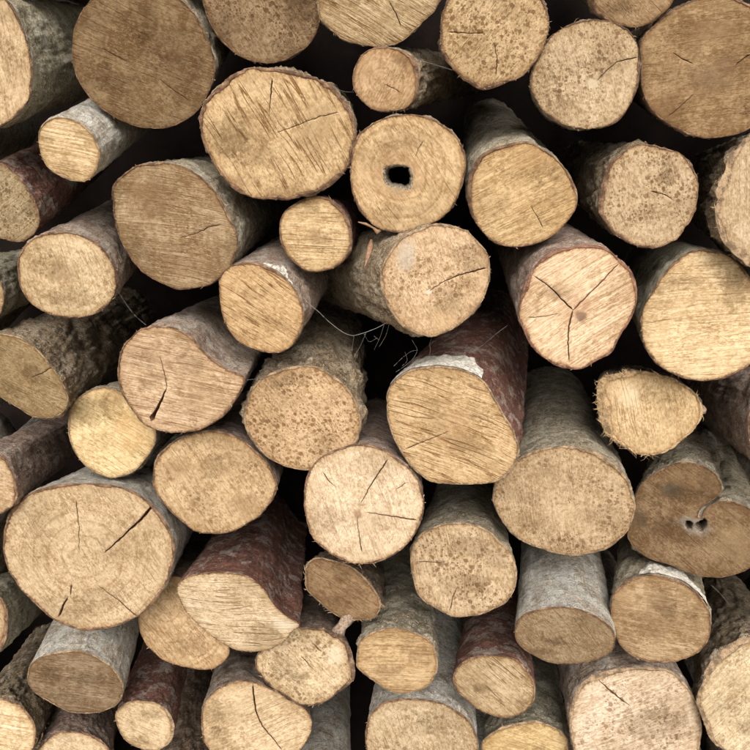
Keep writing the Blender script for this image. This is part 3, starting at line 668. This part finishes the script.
log([(519,307),(523,330),(536,352),(557,366),(580,369),(602,359),(612,352),(621,337),(634,314),(637,288),(627,265),(606,249),(588,245),(567,247),(543,257),(529,277)], (440,130), -0.045,
    'pinkish pale log end with a three-armed crack meeting at a knot', col=(224,186,136), speck=0.15, saw=0.85, ang=-32, ring=0.05, bark='mauve', bt=3.4, edge='red', jag=1.0, pith=(574,311), scratch=0.3, fibres=50,
    cracks=[([(573,310),(585,298),(600,283),(619,263)],1.5,0.9),([(573,310),(560,298),(550,287),(534,276)],1.5,0.9),([(573,310),(569,325),(568,345),(569,362)],1.8,1.0),([(527,318),(545,316),(560,314)],0.8,0.3)],
    blots=[(581,316,7,7,(105,82,66),0.9),(577,308,20,16,(190,140,95),0.4)])
log([(641,330),(642,312),(652,293),(663,274),(680,257),(700,249),(720,252),(738,262),(752,280),(764,303),(768,335),(757,358),(735,374),(713,381),(690,380),(670,373),(654,362),(645,346)], (560,190), -0.01,
    'large cream log end of rounded triangular shape at the right edge', col=(222,188,128), speck=0.12, saw=0.6, ang=-6, ring=0.08, bark='green', bt=2.4, edge='brown', scratch=0.5, cracks=[([(645,349),(672,353),(700,358)],0.3,0.6,'s')])
# ---- third row
log([(596,398),(598,415),(608,434),(625,447),(645,455),(665,453),(683,442),(697,426),(702,410),(696,394),(680,382),(655,373),(632,371),(610,375),(599,384)], (600,340), 0.02,
    'small yellow log end fringed with torn fibres, under the rounded triangular one', col=(220,184,122), speck=0.25, saw=0.35, ang=80, bark='dark', bt=2.4, edge='straw', thick=[(178,32,11),(-3,10,1.5),(-120,25,4)], jag=1.5, fibres=420, fray=(185,38), fibre_len=6.5, scratch=0.5, blots=[(630,397,10,14,(238,214,165),0.7)],
    cracks=[([(655,388),(657,405),(656,425)],0.3,0.7,'s')])
log([(492,500),(496,480),(506,466),(522,457),(541,449),(567,446),(592,450),(613,463),(628,480),(635,500),(634,515),(627,532),(612,546),(593,554),(567,556),(540,549),(517,539),(502,522)], (545,240), 0.0,
    'large evenly tan log end right of centre, grey-brown bark rising behind it', col=(202,168,118), speck=0.8, saw=0.35, ang=80, ring=0.1, bark='grey', bt=2.6, edge='pale', rough=0.8, thick=[(-60,30,2.5)],
    cracks=[([(560,470),(566,480)],0.3,0.5,'s')])
log([(636,494),(642,483),(656,472),(670,465),(686,462),(700,465),(712,471),(720,480),(722,490),(717,498),(707,504),(700,510),(698,517),(701,518),(704,510),(712,504),(724,501),(740,504),(752,511),(765,527),(766,547),(755,564),(735,575),(710,578),(688,573),(670,565),(652,560),(638,551),(628,538),(630,515)], (700,300), 0.01,
    'brown kidney-shaped log end with a grey rotten hole in its cleft, lower right', col=(146,114,70), speck=0.4, saw=0.4, ang=35, stain=1.0, ring=0.1, bark='grey', bt=1.3, edge='brown', jag=0.5, rough=1.6,
    holes=[[(684,524),(688,520),(693,523),(692,529),(687,530)],[(694,524),(699,521),(706,518),(708,526),(703,532),(697,532),(694,529)]], round=0.5,
    cracks=[([(635,538),(655,550),(672,562)],0.6,0.4)], blots=[(695,526,17,11,(150,142,128),0.8),(672,489,12,9,(95,80,60),0.8),(640,520,9,12,(80,60,40),0.6),(735,545,24,22,(178,148,100),0.35),(690,480,30,10,(140,105,62),0.5)])
log([(386,405),(388,390),(394,380),(405,372),(424,367),(447,367),(467,371),(483,382),(495,398),(506,418),(517,440),(518,457),(508,474),(495,483),(467,485),(437,484),(417,473),(401,454),(390,430)], (570,170), -0.02,
    'large central log end, white bark patch on top, dark red bark to the right', col=(218,178,114), speck=0.4, saw=0.7, ang=13, scratch=1.0, ring=0.08, bark='red', bt=2.6, edge='pale', jag=1.0, pith=(452,432), taper=-0.2,
    cracks=[([(405,449),(425,441),(450,431)],1.1,0.4),([(470,428),(485,424),(500,421)],0.4,0.6)], blots=[(455,430,30,30,(178,130,76),0.35)])
log([(244,425),(245,405),(252,389),(267,375),(290,367),(315,367),(338,379),(354,397),(361,420),(356,443),(340,462),(318,471),(293,469),(270,460),(253,444)], (380,190), 0.0,
    'round log end left of centre covered in dark mould spots, rough knobbly bark above', col=(208,168,112), speck=0.95, saw=0.3, ang=55, stain=0.1, bark='rough', bt=2.6, edge='pale', pith=(305,415), lumps=[(-35,55,22,10),(-95,70,20,7)], rough=1.5, taper=0.0,
    cracks=[([(257,438),(270,433),(283,428)],0.5,0.4),([(300,420),(308,405)],0.3,0.6,'s')])
log([(119,385),(118,363),(126,342),(143,328),(167,327),(187,334),(203,349),(218,363),(234,372),(246,378),(240,392),(233,405),(220,419),(196,431),(167,433),(143,424),(127,405)], (350,215), -0.03,
    'log end with a wide wedge-shaped split below its centre, bark torn at the right', col=(212,174,126), speck=0.2, saw=0.8, ang=15, stain=0.35, ring=0.12, bark='pink', bt=2.4, edge='brown', jag=1.2, fibres=60, pith=(166,386), scratch=0.6,
    cracks=[([(167,388),(160,403),(151,421)],0.8,5.2),([(167,388),(164,372),(160,355)],1.0,0.4)], blots=[(200,395,26,22,(178,134,84),0.35)])
log([(67,423),(71,407),(83,394),(100,387),(118,391),(138,404),(152,420),(156,438),(147,458),(133,472),(115,478),(97,474),(80,460),(70,443)], (300,330), 0.012,
    'small bright yellow log end tucked under the split one', col=(224,192,124), speck=0.2, saw=0.15, ang=30, stain=0.2, ring=0.15, bark='grey', bt=1.8, edge='pale', fibres=50, blots=[(135,430,24,26,(214,164,86),0.4),(105,400,20,8,(170,130,70),0.4)],
    cracks=[([(115,440),(122,436),(133,441)],0.3,0.6,'s')])
log([(152,483),(155,462),(165,448),(183,437),(207,430),(230,434),(249,445),(264,458),(274,474),(277,490),(267,508),(250,523),(227,533),(200,533),(180,521),(163,503)], (330,330), 0.0,
    'tan log end blotched with brown, between the split one and the biggest one', col=(204,168,112), speck=0.6, saw=0.35, ang=60, stain=0.5, bark='mauve', bt=2.2, edge='brown', cracks=[([(218,440),(215,452),(211,462)],0.7,0.3)],
    blots=[(175,470,18,12,(160,118,70),0.45),(245,505,22,14,(160,120,72),0.45)])
log([(-6,336),(8,335),(20,338),(37,349),(50,365),(62,382),(68,400),(64,412),(50,419),(33,417),(13,405),(-8,391),(-20,372),(-18,350)], (290,205), -0.02,
    'brown oval log end at the left edge, long rough bark behind it', col=(176,146,92), speck=0.25, saw=0.35, ang=30, stain=0.6, ring=0.12, bark='rough', bt=1.6, edge='pale', taper=0.05, pith=(30,378),
    cracks=[([(31,378),(42,373),(53,367)],0.6,0.9)])
log(ell(-30,296,34,34,seed=3), (250,190), -0.02,
    'dark barked log at the left edge above the brown oval, its end out of frame', col=(180,150,100), bark='green', bt=2, rough=1.3)
log([(-6,452),(4,458),(12,472),(17,487),(17,500),(8,511),(-8,515),(-28,508),(-42,488),(-40,464),(-24,451)], (230,330), -0.045,
    'log low at the left edge with smooth purplish-grey bark and a sliver of pale end', col=(205,170,122), speck=0.3, bark='mauve', bt=2.6, edge='brown', taper=0.0)
log([(748,425),(754,395),(772,376),(800,374),(822,394),(828,430),(812,465),(790,478),(768,472),(752,450)], (560,330), -0.03,
    'grey-brown barked log at the right edge above the kidney-shaped end', col=(190,160,110), bark='mauve', bt=5, edge='dark', rough=1.2, fibres=0, speck=0.4)
# ---- fourth row
log([(3,555),(3,535),(8,516),(20,500),(42,488),(70,484),(105,484),(133,491),(155,508),(168,527),(175,550),(170,575),(157,600),(133,619),(107,629),(78,630),(53,619),(30,600),(13,580)], (290,360), -0.03,
    'biggest log end of all, lower left, with several short radial cracks', col=(206,174,124), speck=0.4, saw=0.2, ang=60, stain=0.3, ring=0.3, ring_w=5, bark='white', bt=3.0, edge='brown', pith=(85,557), rough=1.2, taper=-0.1,
    cracks=[([(76,500),(79,525),(79,552)],0.8,0.4),([(104,553),(122,537),(140,520),(154,505)],0.8,3.2),([(72,584),(70,596)],0.5,1.6,'s'),([(68,597),(63,606),(58,617)],1.5,2.6),([(86,572),(100,563),(111,562)],0.5,0.3),([(97,585),(118,600),(137,616)],0.6,1.4),([(18,568),(38,571)],0.6,0.3)])
log([(27,673),(31,664),(46,655),(67,651),(90,654),(110,666),(123,683),(122,698),(110,709),(90,714),(67,711),(43,699),(30,686)], (250,230), -0.02,
    'dull brown oval log end right under the biggest one, whitish bark on top', col=(158,130,92), speck=0.3, saw=0.55, ang=10, stain=1.0, bark='white', bt=1.5, edge='pale', taper=-0.05, rough=0.8)
log([(115,720),(118,709),(127,703),(140,701),(157,703),(169,713),(175,727),(171,742),(157,750),(140,749),(125,740)], (235,380), 0.0,
    'small pale log end near the bottom left with reddish bark running up', col=(214,184,134), speck=0.2, saw=0.2, ang=20, bark='red', bt=1.5, edge='pale', taper=0.0, thick=[(5,40,2)], cracks=[([(150,711),(148,722)],0.4,0.7)])
log([(137,600),(139,625),(145,643),(157,656),(172,664),(197,670),(215,668),(228,656),(229,640),(222,610),(200,585),(165,575),(143,582)], (250,450), 0.025,
    'smooth ochre log end half hidden behind the log with the pointed lip', col=(200,162,106), speck=0.05, saw=0.25, ang=45, stain=0.5, ring=0.3, bark='dark', bt=0.8, edge='brown', fibres=10, pith=(165,605), cracks=[([(143,630),(160,628),(175,630)],0.4,0.7)])
log([(177,594),(180,582),(191,575),(213,572),(235,573),(252,579),(265,590),(274,604),(285,615),(299,625),(292,632),(284,642),(268,650),(250,652),(232,649),(213,637),(190,617)], (320,380), -0.035,
    'cream log end ending in a pointed lip at the right, mottled red bark above', col=(228,198,148), speck=0.12, saw=0.6, ang=-5, scratch=0.8, ring=0.05, bark='red', bt=1.0, edge='brown', taper=-0.05, rough=1.2, jag=0.6, thick=[(-110,40,1.2)], blots=[(285,625,16,8,(240,222,190),0.7)])
log([(255,668),(258,653),(270,642),(285,632),(300,628),(323,628),(341,637),(352,650),(355,668),(349,685),(331,699),(310,706),(287,698),(267,683)], (290,500), 0.0,
    'speckled log end with a broken twig stub at its top right', col=(212,182,132), speck=0.85, saw=0.3, ang=45, bark='mauve', bt=2.0, edge='dark', jag=1.5, thick=[(0,35,4),(-50,25,2)], fibres=60, blots=[(335,655,10,12,(235,215,180),0.6)],
    cracks=[([(312,643),(322,652)],0.5,1.0,'s'),([(300,655),(312,668)],0.4,0.8,'s')])
log([(305,578),(306,566),(317,558),(337,561),(356,570),(371,584),(380,602),(376,616),(358,621),(337,616),(318,602),(307,590)], (420,490), 0.035,
    'small shaded brown log end right under the pale cracked one', col=(160,124,76), speck=0.2, saw=0.5, ang=30, stain=0.7, bark='dark', bt=2.0, edge='pale', fibres=90, fibre_len=4)
log([(304,496),(306,480),(315,463),(333,451),(360,444),(385,450),(403,463),(418,479),(424,497),(423,514),(415,535),(400,551),(380,562),(355,564),(333,556),(313,538),(305,515)], (410,330), -0.02,
    'palest log end, centre of the pile, radial cracks and fibres on its lower rim', col=(218,188,144), speck=0.25, saw=0.3, ang=70, stain=0.15, ring=0.12, bark='mauve', bt=2.4, edge='brown', pith=(358,514), fibres=80, fibre_len=4,
    cracks=[([(360,504),(372,483),(388,459)],0.5,1.6),([(323,472),(328,480),(336,487)],1.3,0.4),([(366,512),(390,516),(417,520)],0.6,1.5),([(357,516),(359,535),(362,552)],0.5,1.2),([(352,515),(342,509)],0.3,0.6),([(395,490),(408,482)],0.4,0.8)], blots=[(358,514,5,6,(150,100,60),0.6)])
log([(410,565),(411,548),(419,535),(435,526),(457,522),(480,526),(498,539),(511,553),(517,570),(514,590),(503,605),(480,615),(457,617),(433,608),(417,593)], (470,370), -0.01,
    'round log end right of the palest one, thickly peppered with brown spots', col=(200,168,120), speck=1.0, saw=0.2, ang=80, stain=0.15, bark='grey', bt=2.4, edge='pale', pith=(462,568),
    cracks=[([(417,561),(430,562),(441,563)],0.6,1.0),([(464,545),(460,562)],0.3,0.7,'s'),([(458,585),(453,597),(450,610)],0.5,1.0)], blots=[(441,563,5,4,(130,100,70),0.7)])
log([(356,657),(359,643),(368,634),(385,629),(402,629),(420,634),(433,645),(438,660),(435,677),(423,689),(402,694),(385,689),(368,677),(358,668)], (425,410), -0.015,
    'log end with level saw lines and finely flecked bark, right of the twig-stub log', col=(200,162,102), speck=0.35, saw=0.8, ang=-3, bark='grey', bt=1.8, edge='pale', taper=0.0, rough=1.4)
log([(453,683),(457,668),(470,659),(488,655),(508,657),(526,668),(535,685),(534,702),(522,714),(502,718),(480,711),(463,698)], (500,440), -0.02,
    'small log end with diagonal scratches under dark red bark, lower centre right', col=(192,162,112), speck=0.35, saw=0.6, ang=40, scratch=0.9, bark='red', bt=1.8, edge='brown', taper=0.0)
log([(515,633),(520,618),(537,610),(560,607),(583,611),(603,620),(614,634),(612,650),(598,660),(573,664),(547,662),(527,652),(517,643)], (556,250), -0.03,
    'flat oval brown log end under smooth silvery-white bark', col=(172,142,98), speck=0.4, saw=0.25, ang=60, stain=0.6, bark='white', bt=1.6, edge='brown', taper=0.0, rough=0.7, cracks=[([(535,625),(545,634)],0.3,0.6,'s'),([(552,622),(560,640)],0.3,0.5,'s')])
log([(610,607),(615,590),(630,579),(653,575),(677,580),(697,593),(710,612),(711,633),(702,650),(684,660),(660,664),(635,658),(618,642),(611,624)], (640,330), -0.025,
    'amber-stained log end with a curled strip of white bark over its top', col=(178,144,94), speck=0.35, saw=0.55, ang=5, stain=0.8, ring=0.15, bark='grey', bt=2.2, edge='brown', taper=-0.05,
    cracks=[([(658,635),(650,645),(645,655)],0.3,0.6,'s')], blots=[(660,615,20,24,(140,106,64),0.5),(625,595,14,10,(196,160,108),0.3)])
# ---- bottom row
log([(569,722),(572,700),(581,684),(597,674),(620,669),(647,667),(670,671),(688,687),(699,708),(702,735),(698,755),(685,778),(655,790),(615,788),(588,774),(574,750)], (500,330), -0.02,
    'large pinkish speckled log end at the bottom right, slanting crack at its upper left', col=(216,188,150), speck=0.8, saw=0.5, ang=-25, stain=0.15, bark='pink', bt=2.2, edge='pale', rough=1.2, thick=[(-130,40,3)], taper=-0.05,
    cracks=[([(597,679),(612,692),(631,707)],1.0,1.6,'s'),([(660,700),(673,684)],0.4,0.7,'s')])
log([(697,697),(703,677),(716,655),(733,641),(752,637),(776,641),(798,664),(805,700),(795,737),(770,762),(745,764),(720,751),(706,730),(699,712)], (660,440), -0.03,
    'pale speckled log end in the bottom right corner under mossy grey bark', col=(208,182,134), speck=0.55, saw=0.5, ang=-40, bark='rough', bt=4.5, edge='pale', jag=1.4, fibres=80, thick=[(-100,40,4)])
log([(201,730),(202,712),(208,697),(222,686),(240,681),(255,682),(270,688),(288,698),(304,708),(312,722),(309,738),(300,750),(282,762),(252,770),(222,762),(206,746)], (265,480), 0.02,
    'log end at the bottom with a long winding crack from its top rim', col=(212,180,128), speck=0.35, saw=0.25, ang=-25, stain=0.35, bark='pink', bt=1.6, edge='brown', pith=(265,745),
    cracks=[([(253,684),(254,700),(257,715),(264,728),(272,737),(282,750)],1.8,0.8),([(268,728),(285,720),(300,716)],0.3,0.6,'s')])
log([(366,733),(370,715),(382,704),(400,699),(422,700),(445,705),(464,716),(475,731),(478,748),(470,770),(440,786),(400,786),(376,770),(367,750)], (440,330), 0.0,
    'log end cut by the bottom edge under scaly whitish bark, centre', col=(200,172,124), speck=0.6, saw=0.2, ang=70, ring=0.2, bark='white', bt=2.0, edge='brown', rough=1.5, cracks=[([(420,705),(418,725)],0.4,0.7)])
log(ell(318,798,33,30,seed=6), (352,440), 0.01,
    'grey-white barked log with reddish bare spots, its end below the bottom edge', col=(190,160,110), bark='white', bt=2, rough=0.9)
log([(-4,698),(12,702),(24,710),(33,722),(36,736),(33,750),(18,768),(-4,772),(-24,762),(-36,736),(-28,708)], (170,480), 0.0,
    'pale striped log end in the bottom left corner under brown bark', col=(224,192,136), speck=0.1, saw=1.0, ang=10, bark='rough', bt=2.2, edge='brown', taper=0.05)
log([(-24,588),(-8,590),(4,602),(8,620),(6,640),(-4,656),(-20,662),(-40,652),(-50,625),(-42,600)], (200,470), -0.03,
    'greenish barked log at the left edge just below the biggest end', col=(185,150,100), bark='green', bt=4, edge='brown', rough=1.2)
log([(38,752),(46,740),(58,733),(75,731),(92,735),(106,745),(112,760),(105,778),(85,790),(60,788),(44,772)], (140,460), 0.015,
    'pale sliver of a log end at the bottom left under reddish-brown bark', col=(215,186,138), speck=0.2, saw=0.3, ang=30, bark='mauve', bt=1.8, edge='brown', cracks=[([(75,733),(77,745)],0.4,0.7)])
log(ell(186,786,26,26,seed=8), (205,430), 0.03,
    'dim barked log at the bottom edge, right of the small pale end', col=(190,160,110), bark='dark', bt=2)
log([(482,750),(487,736),(498,728),(515,723),(533,722),(552,726),(566,738),(569,756),(560,778),(535,792),(505,788),(487,772)], (535,440), 0.02,
    'yellow log end at the bottom edge left of the large pinkish one, crusty rim', col=(216,180,108), speck=0.2, saw=0.6, ang=20, bark='green', bt=2.6, edge='pale', jag=1.6, fibres=90, rough=1.4)
GROUP = 'logs stacked in the woodpile'
L = []
for pts, vp, d, label, p in D: L.append(make_log(pts, vp, d, p, label, GROUP))
def by(s): return next(q for q in L if s in q['root']['label'])

# ---- loose bark, stubs and knots on single logs
o = bark_patch(by('white bark patch on top'), 'white_bark_patch', -152, -60, 0, 85, M_STRIP, 0.5)
o = bark_patch(by('curled strip of white bark'), 'curled_bark_strip', -118, -20, 0, 50, M_STRIP, 0.8, 0.5)
o = bark_patch(by('pinkish-white bark above'), 'pale_bark_patch', -85, -35, 2, 30, M_STRIP, 0.4)

q = by('broken twig stub'); t = q['tol'](np.array([(337,640),(340,634),(343,628),(349,622),(352,616)], float)) 
pz = [0.012, 0.008, 0.004, 0.001, -0.003]
tube('twig_stub', [(x, y, z) for (x, y), z in zip(t, pz)], [0.0105, 0.0092, 0.0075, 0.0080, 0.0055], BK_PALE, q['root'], 14, 3, 0.5)
q = by('small shaded brown'); t = q['tol'](np.array([(372,600),(378,603),(384,607)], float))
tube('twig_stub', [(x, y, 0.002) for (x, y) in t], [0.003, 0.0024, 0.0012], M_PEEL, q['root'], 8, 1, 0.4)
q = by('fringed with torn'); t = q['tol'](np.array([(697,408),(703,411),(707,412)], float))
tube('knot_nub', [(x, y, 0.004) for (x, y) in t], [0.006, 0.0055, 0.003], BK_PALE, q['root'], 10, 5, 0.6)
q = by('slantwise log with'); t = q['tol'](np.array([(380,240),(377,248),(373,256),(368,268)], float))
tube('peeling_bark_sliver', [(x, y, z) for (x, y), z in zip(t, (0.028, 0.022, 0.016, 0.012))], [0.0015, 0.0032, 0.003, 0.0006], M_PEEL, q['root'], 6, 2, 0.5)
q = by('dark hollow at'); t = q['tol'](np.array([(358,222),(366,224),(373,228),(377,232),(381,230)], float))
tube('peeling_bark_sliver', [(x, y, z) for (x, y), z in zip(t, (0.000, 0.001, 0.002, 0.003, 0.006))], [0.0005, 0.0016, 0.0012, 0.003, 0.0018], M_PEEL, q['root'], 6, 4, 0.6)

# ---- the spider's threads between the logs
def wpt(u, v, y): r_ = ray(u, v); return CAM + r_ * ((y - CAM.y) / r_.y)
def thread(ctrl, rad, vv, ff):
    P = []
    for i in range(len(ctrl) - 1):
        for k in range(5): P.append(Vector(ctrl[i]).lerp(Vector(ctrl[i + 1]), k / 5))
    P.append(Vector(ctrl[-1]))
    for _ in range(3): P = [P[0]] + [(P[i - 1] + P[i] * 2 + P[i + 1]) / 4 for i in range(1, len(P) - 1)] + [P[-1]]
    v, f = tube(None, P, [rad] * len(P), None, seg=4); b = len(vv); vv += v; ff += [tuple(b + i for i in q) for q in f]
def web(name, label, threads, rad=0.00007):
    """an Empty where the web hangs; every silk strand is a part"""
    ts = [(th[0], th[1:]) if isinstance(th[0], (int, float)) else (1, th) for th in threads]
    e = bpy.data.objects.new(name, None); C.objects.link(e); e.empty_display_size = 0.01
    c0 = wpt(*ts[0][1][0]); e.location = c0; e['label'] = label; e['category'] = 'cobweb'
    for k, pts in ts:
        vv, ff = [], []; thread([wpt(*q) - c0 for q in pts], rad * k, vv, ff)
        link('silk_strand', vv, ff, M_SILK, e)
r2 = random.Random(5)
main = [(2.0,(303,297,-0.018),(309,304,-0.02),(318,311,-0.02),(328,321,-0.02),(338,329,-0.02),(346,334,-0.02),(353,336,-0.02),(364,333,-0.02),(377,328,-0.02),(386,323,-0.02),(395,319,-0.01))]
hang = [((354,336,-.02),(352,350,-.01),(346,362,0)),((366,333,-.02),(360,347,-.01),(352,360,0)),((384,325,-.02),(380,338,-.01),(374,350,0)),
        ((364,334,-.02),(369,343,0),(377,338,-.01)),((390,321,-.01),(386,336,0),(379,347,0)),((379,340,-.01),(374,336,-.01))]
web('cobweb', 'long sagging spider thread with hanging strands between the scratched and the slantwise log', main + hang)
web('cobweb', 'fine net of spider silk above the white bark patch of the middle log', [((412,340,-.01),(418,350,-.01),(414,358,-.01),(405,366,-.01),(396,372,-.02)),((418,350,-.01),(411,351,-.01),(402,358,0),(394,366,-.01)),
    ((432,338,-.01),(429,344,-.01),(431,350,-.01),(428,358,-.02)),((429,344,-.01),(436,341,-.01)),((405,352,0),(408,361,0),(402,366,0)),((471,353,-.01),(483,345,0),(497,333,-.01),(508,325,0))])
web('cobweb', 'single silk threads stretched over the dark gap at the lower right', [(1.2,(711,585,0),(722,595,0),(730,606,0)),((652,566,.0),(640,570,.0),(628,577,.0))])
web('cobweb', 'silk thread across the dark gap beside the small tan end near the top', [((418,60,0.02),(440,66,0.01),(452,70,0)),((335,88,0),(345,92,.01),(354,92,.02))])
web('cobweb', 'silk threads over the dark gap at the left below the streaked oval end', [(1.0,(117,290,-.01),(124,301,.0),(134,315,0),(146,325,-.02)),(1.3,(247,380,-.02),(255,379,-.01),(266,378,-.0))])

# ---- the pile goes on beyond the picture: more logs round the outside
outer = []; circ = [(q['pts'].mean(0), np.ptp(q['pts'], axis=0).max() / 2 * 0.93) for q in L]
tr = 0
for rad in (62, 52, 44, 36, 30):
    for _ in range(900):
        u, v = r2.uniform(-150, 900), r2.uniform(-130, 925)
        if -rad - 6 < u < 756 + rad and -rad - 6 < v < 756 + rad: continue
        if all((c[0] - u) ** 2 + (c[1] - v) ** 2 > (r_ + rad) ** 2 for c, r_ in circ):
            circ.append((np.array((u, v)), rad)); outer.append((u, v, rad))
for i, (u, v, rad) in enumerate(outer):
    kind = r2.choice(['grey', 'rough', 'mauve', 'white', 'dark'])
    make_log(ell(u, v, rad, rad * 0.95, r2.uniform(0, 90), seed=i), (400 + (u - 400) * 0.35, 110 + (v - 110) * 0.2), r2.uniform(0, 0.03),
             dict(col=r2.choice([(200,165,112), (212,176,120), (180,146,98)]), speck=r2.uniform(0.1, 0.9), saw=r2.uniform(0.2, 0.8), ang=r2.uniform(-80, 80), bark=kind, fibres=0),
             'log of the same woodpile stacked beyond the edge of the picture', 'logs beyond the edge of the picture', 0.45)
print('LOGS', len(L), len(outer), 'TRIS', sum(sum(len(p.vertices) - 2 for p in o.data.polygons) for o in bpy.data.objects if o.type == 'MESH'))
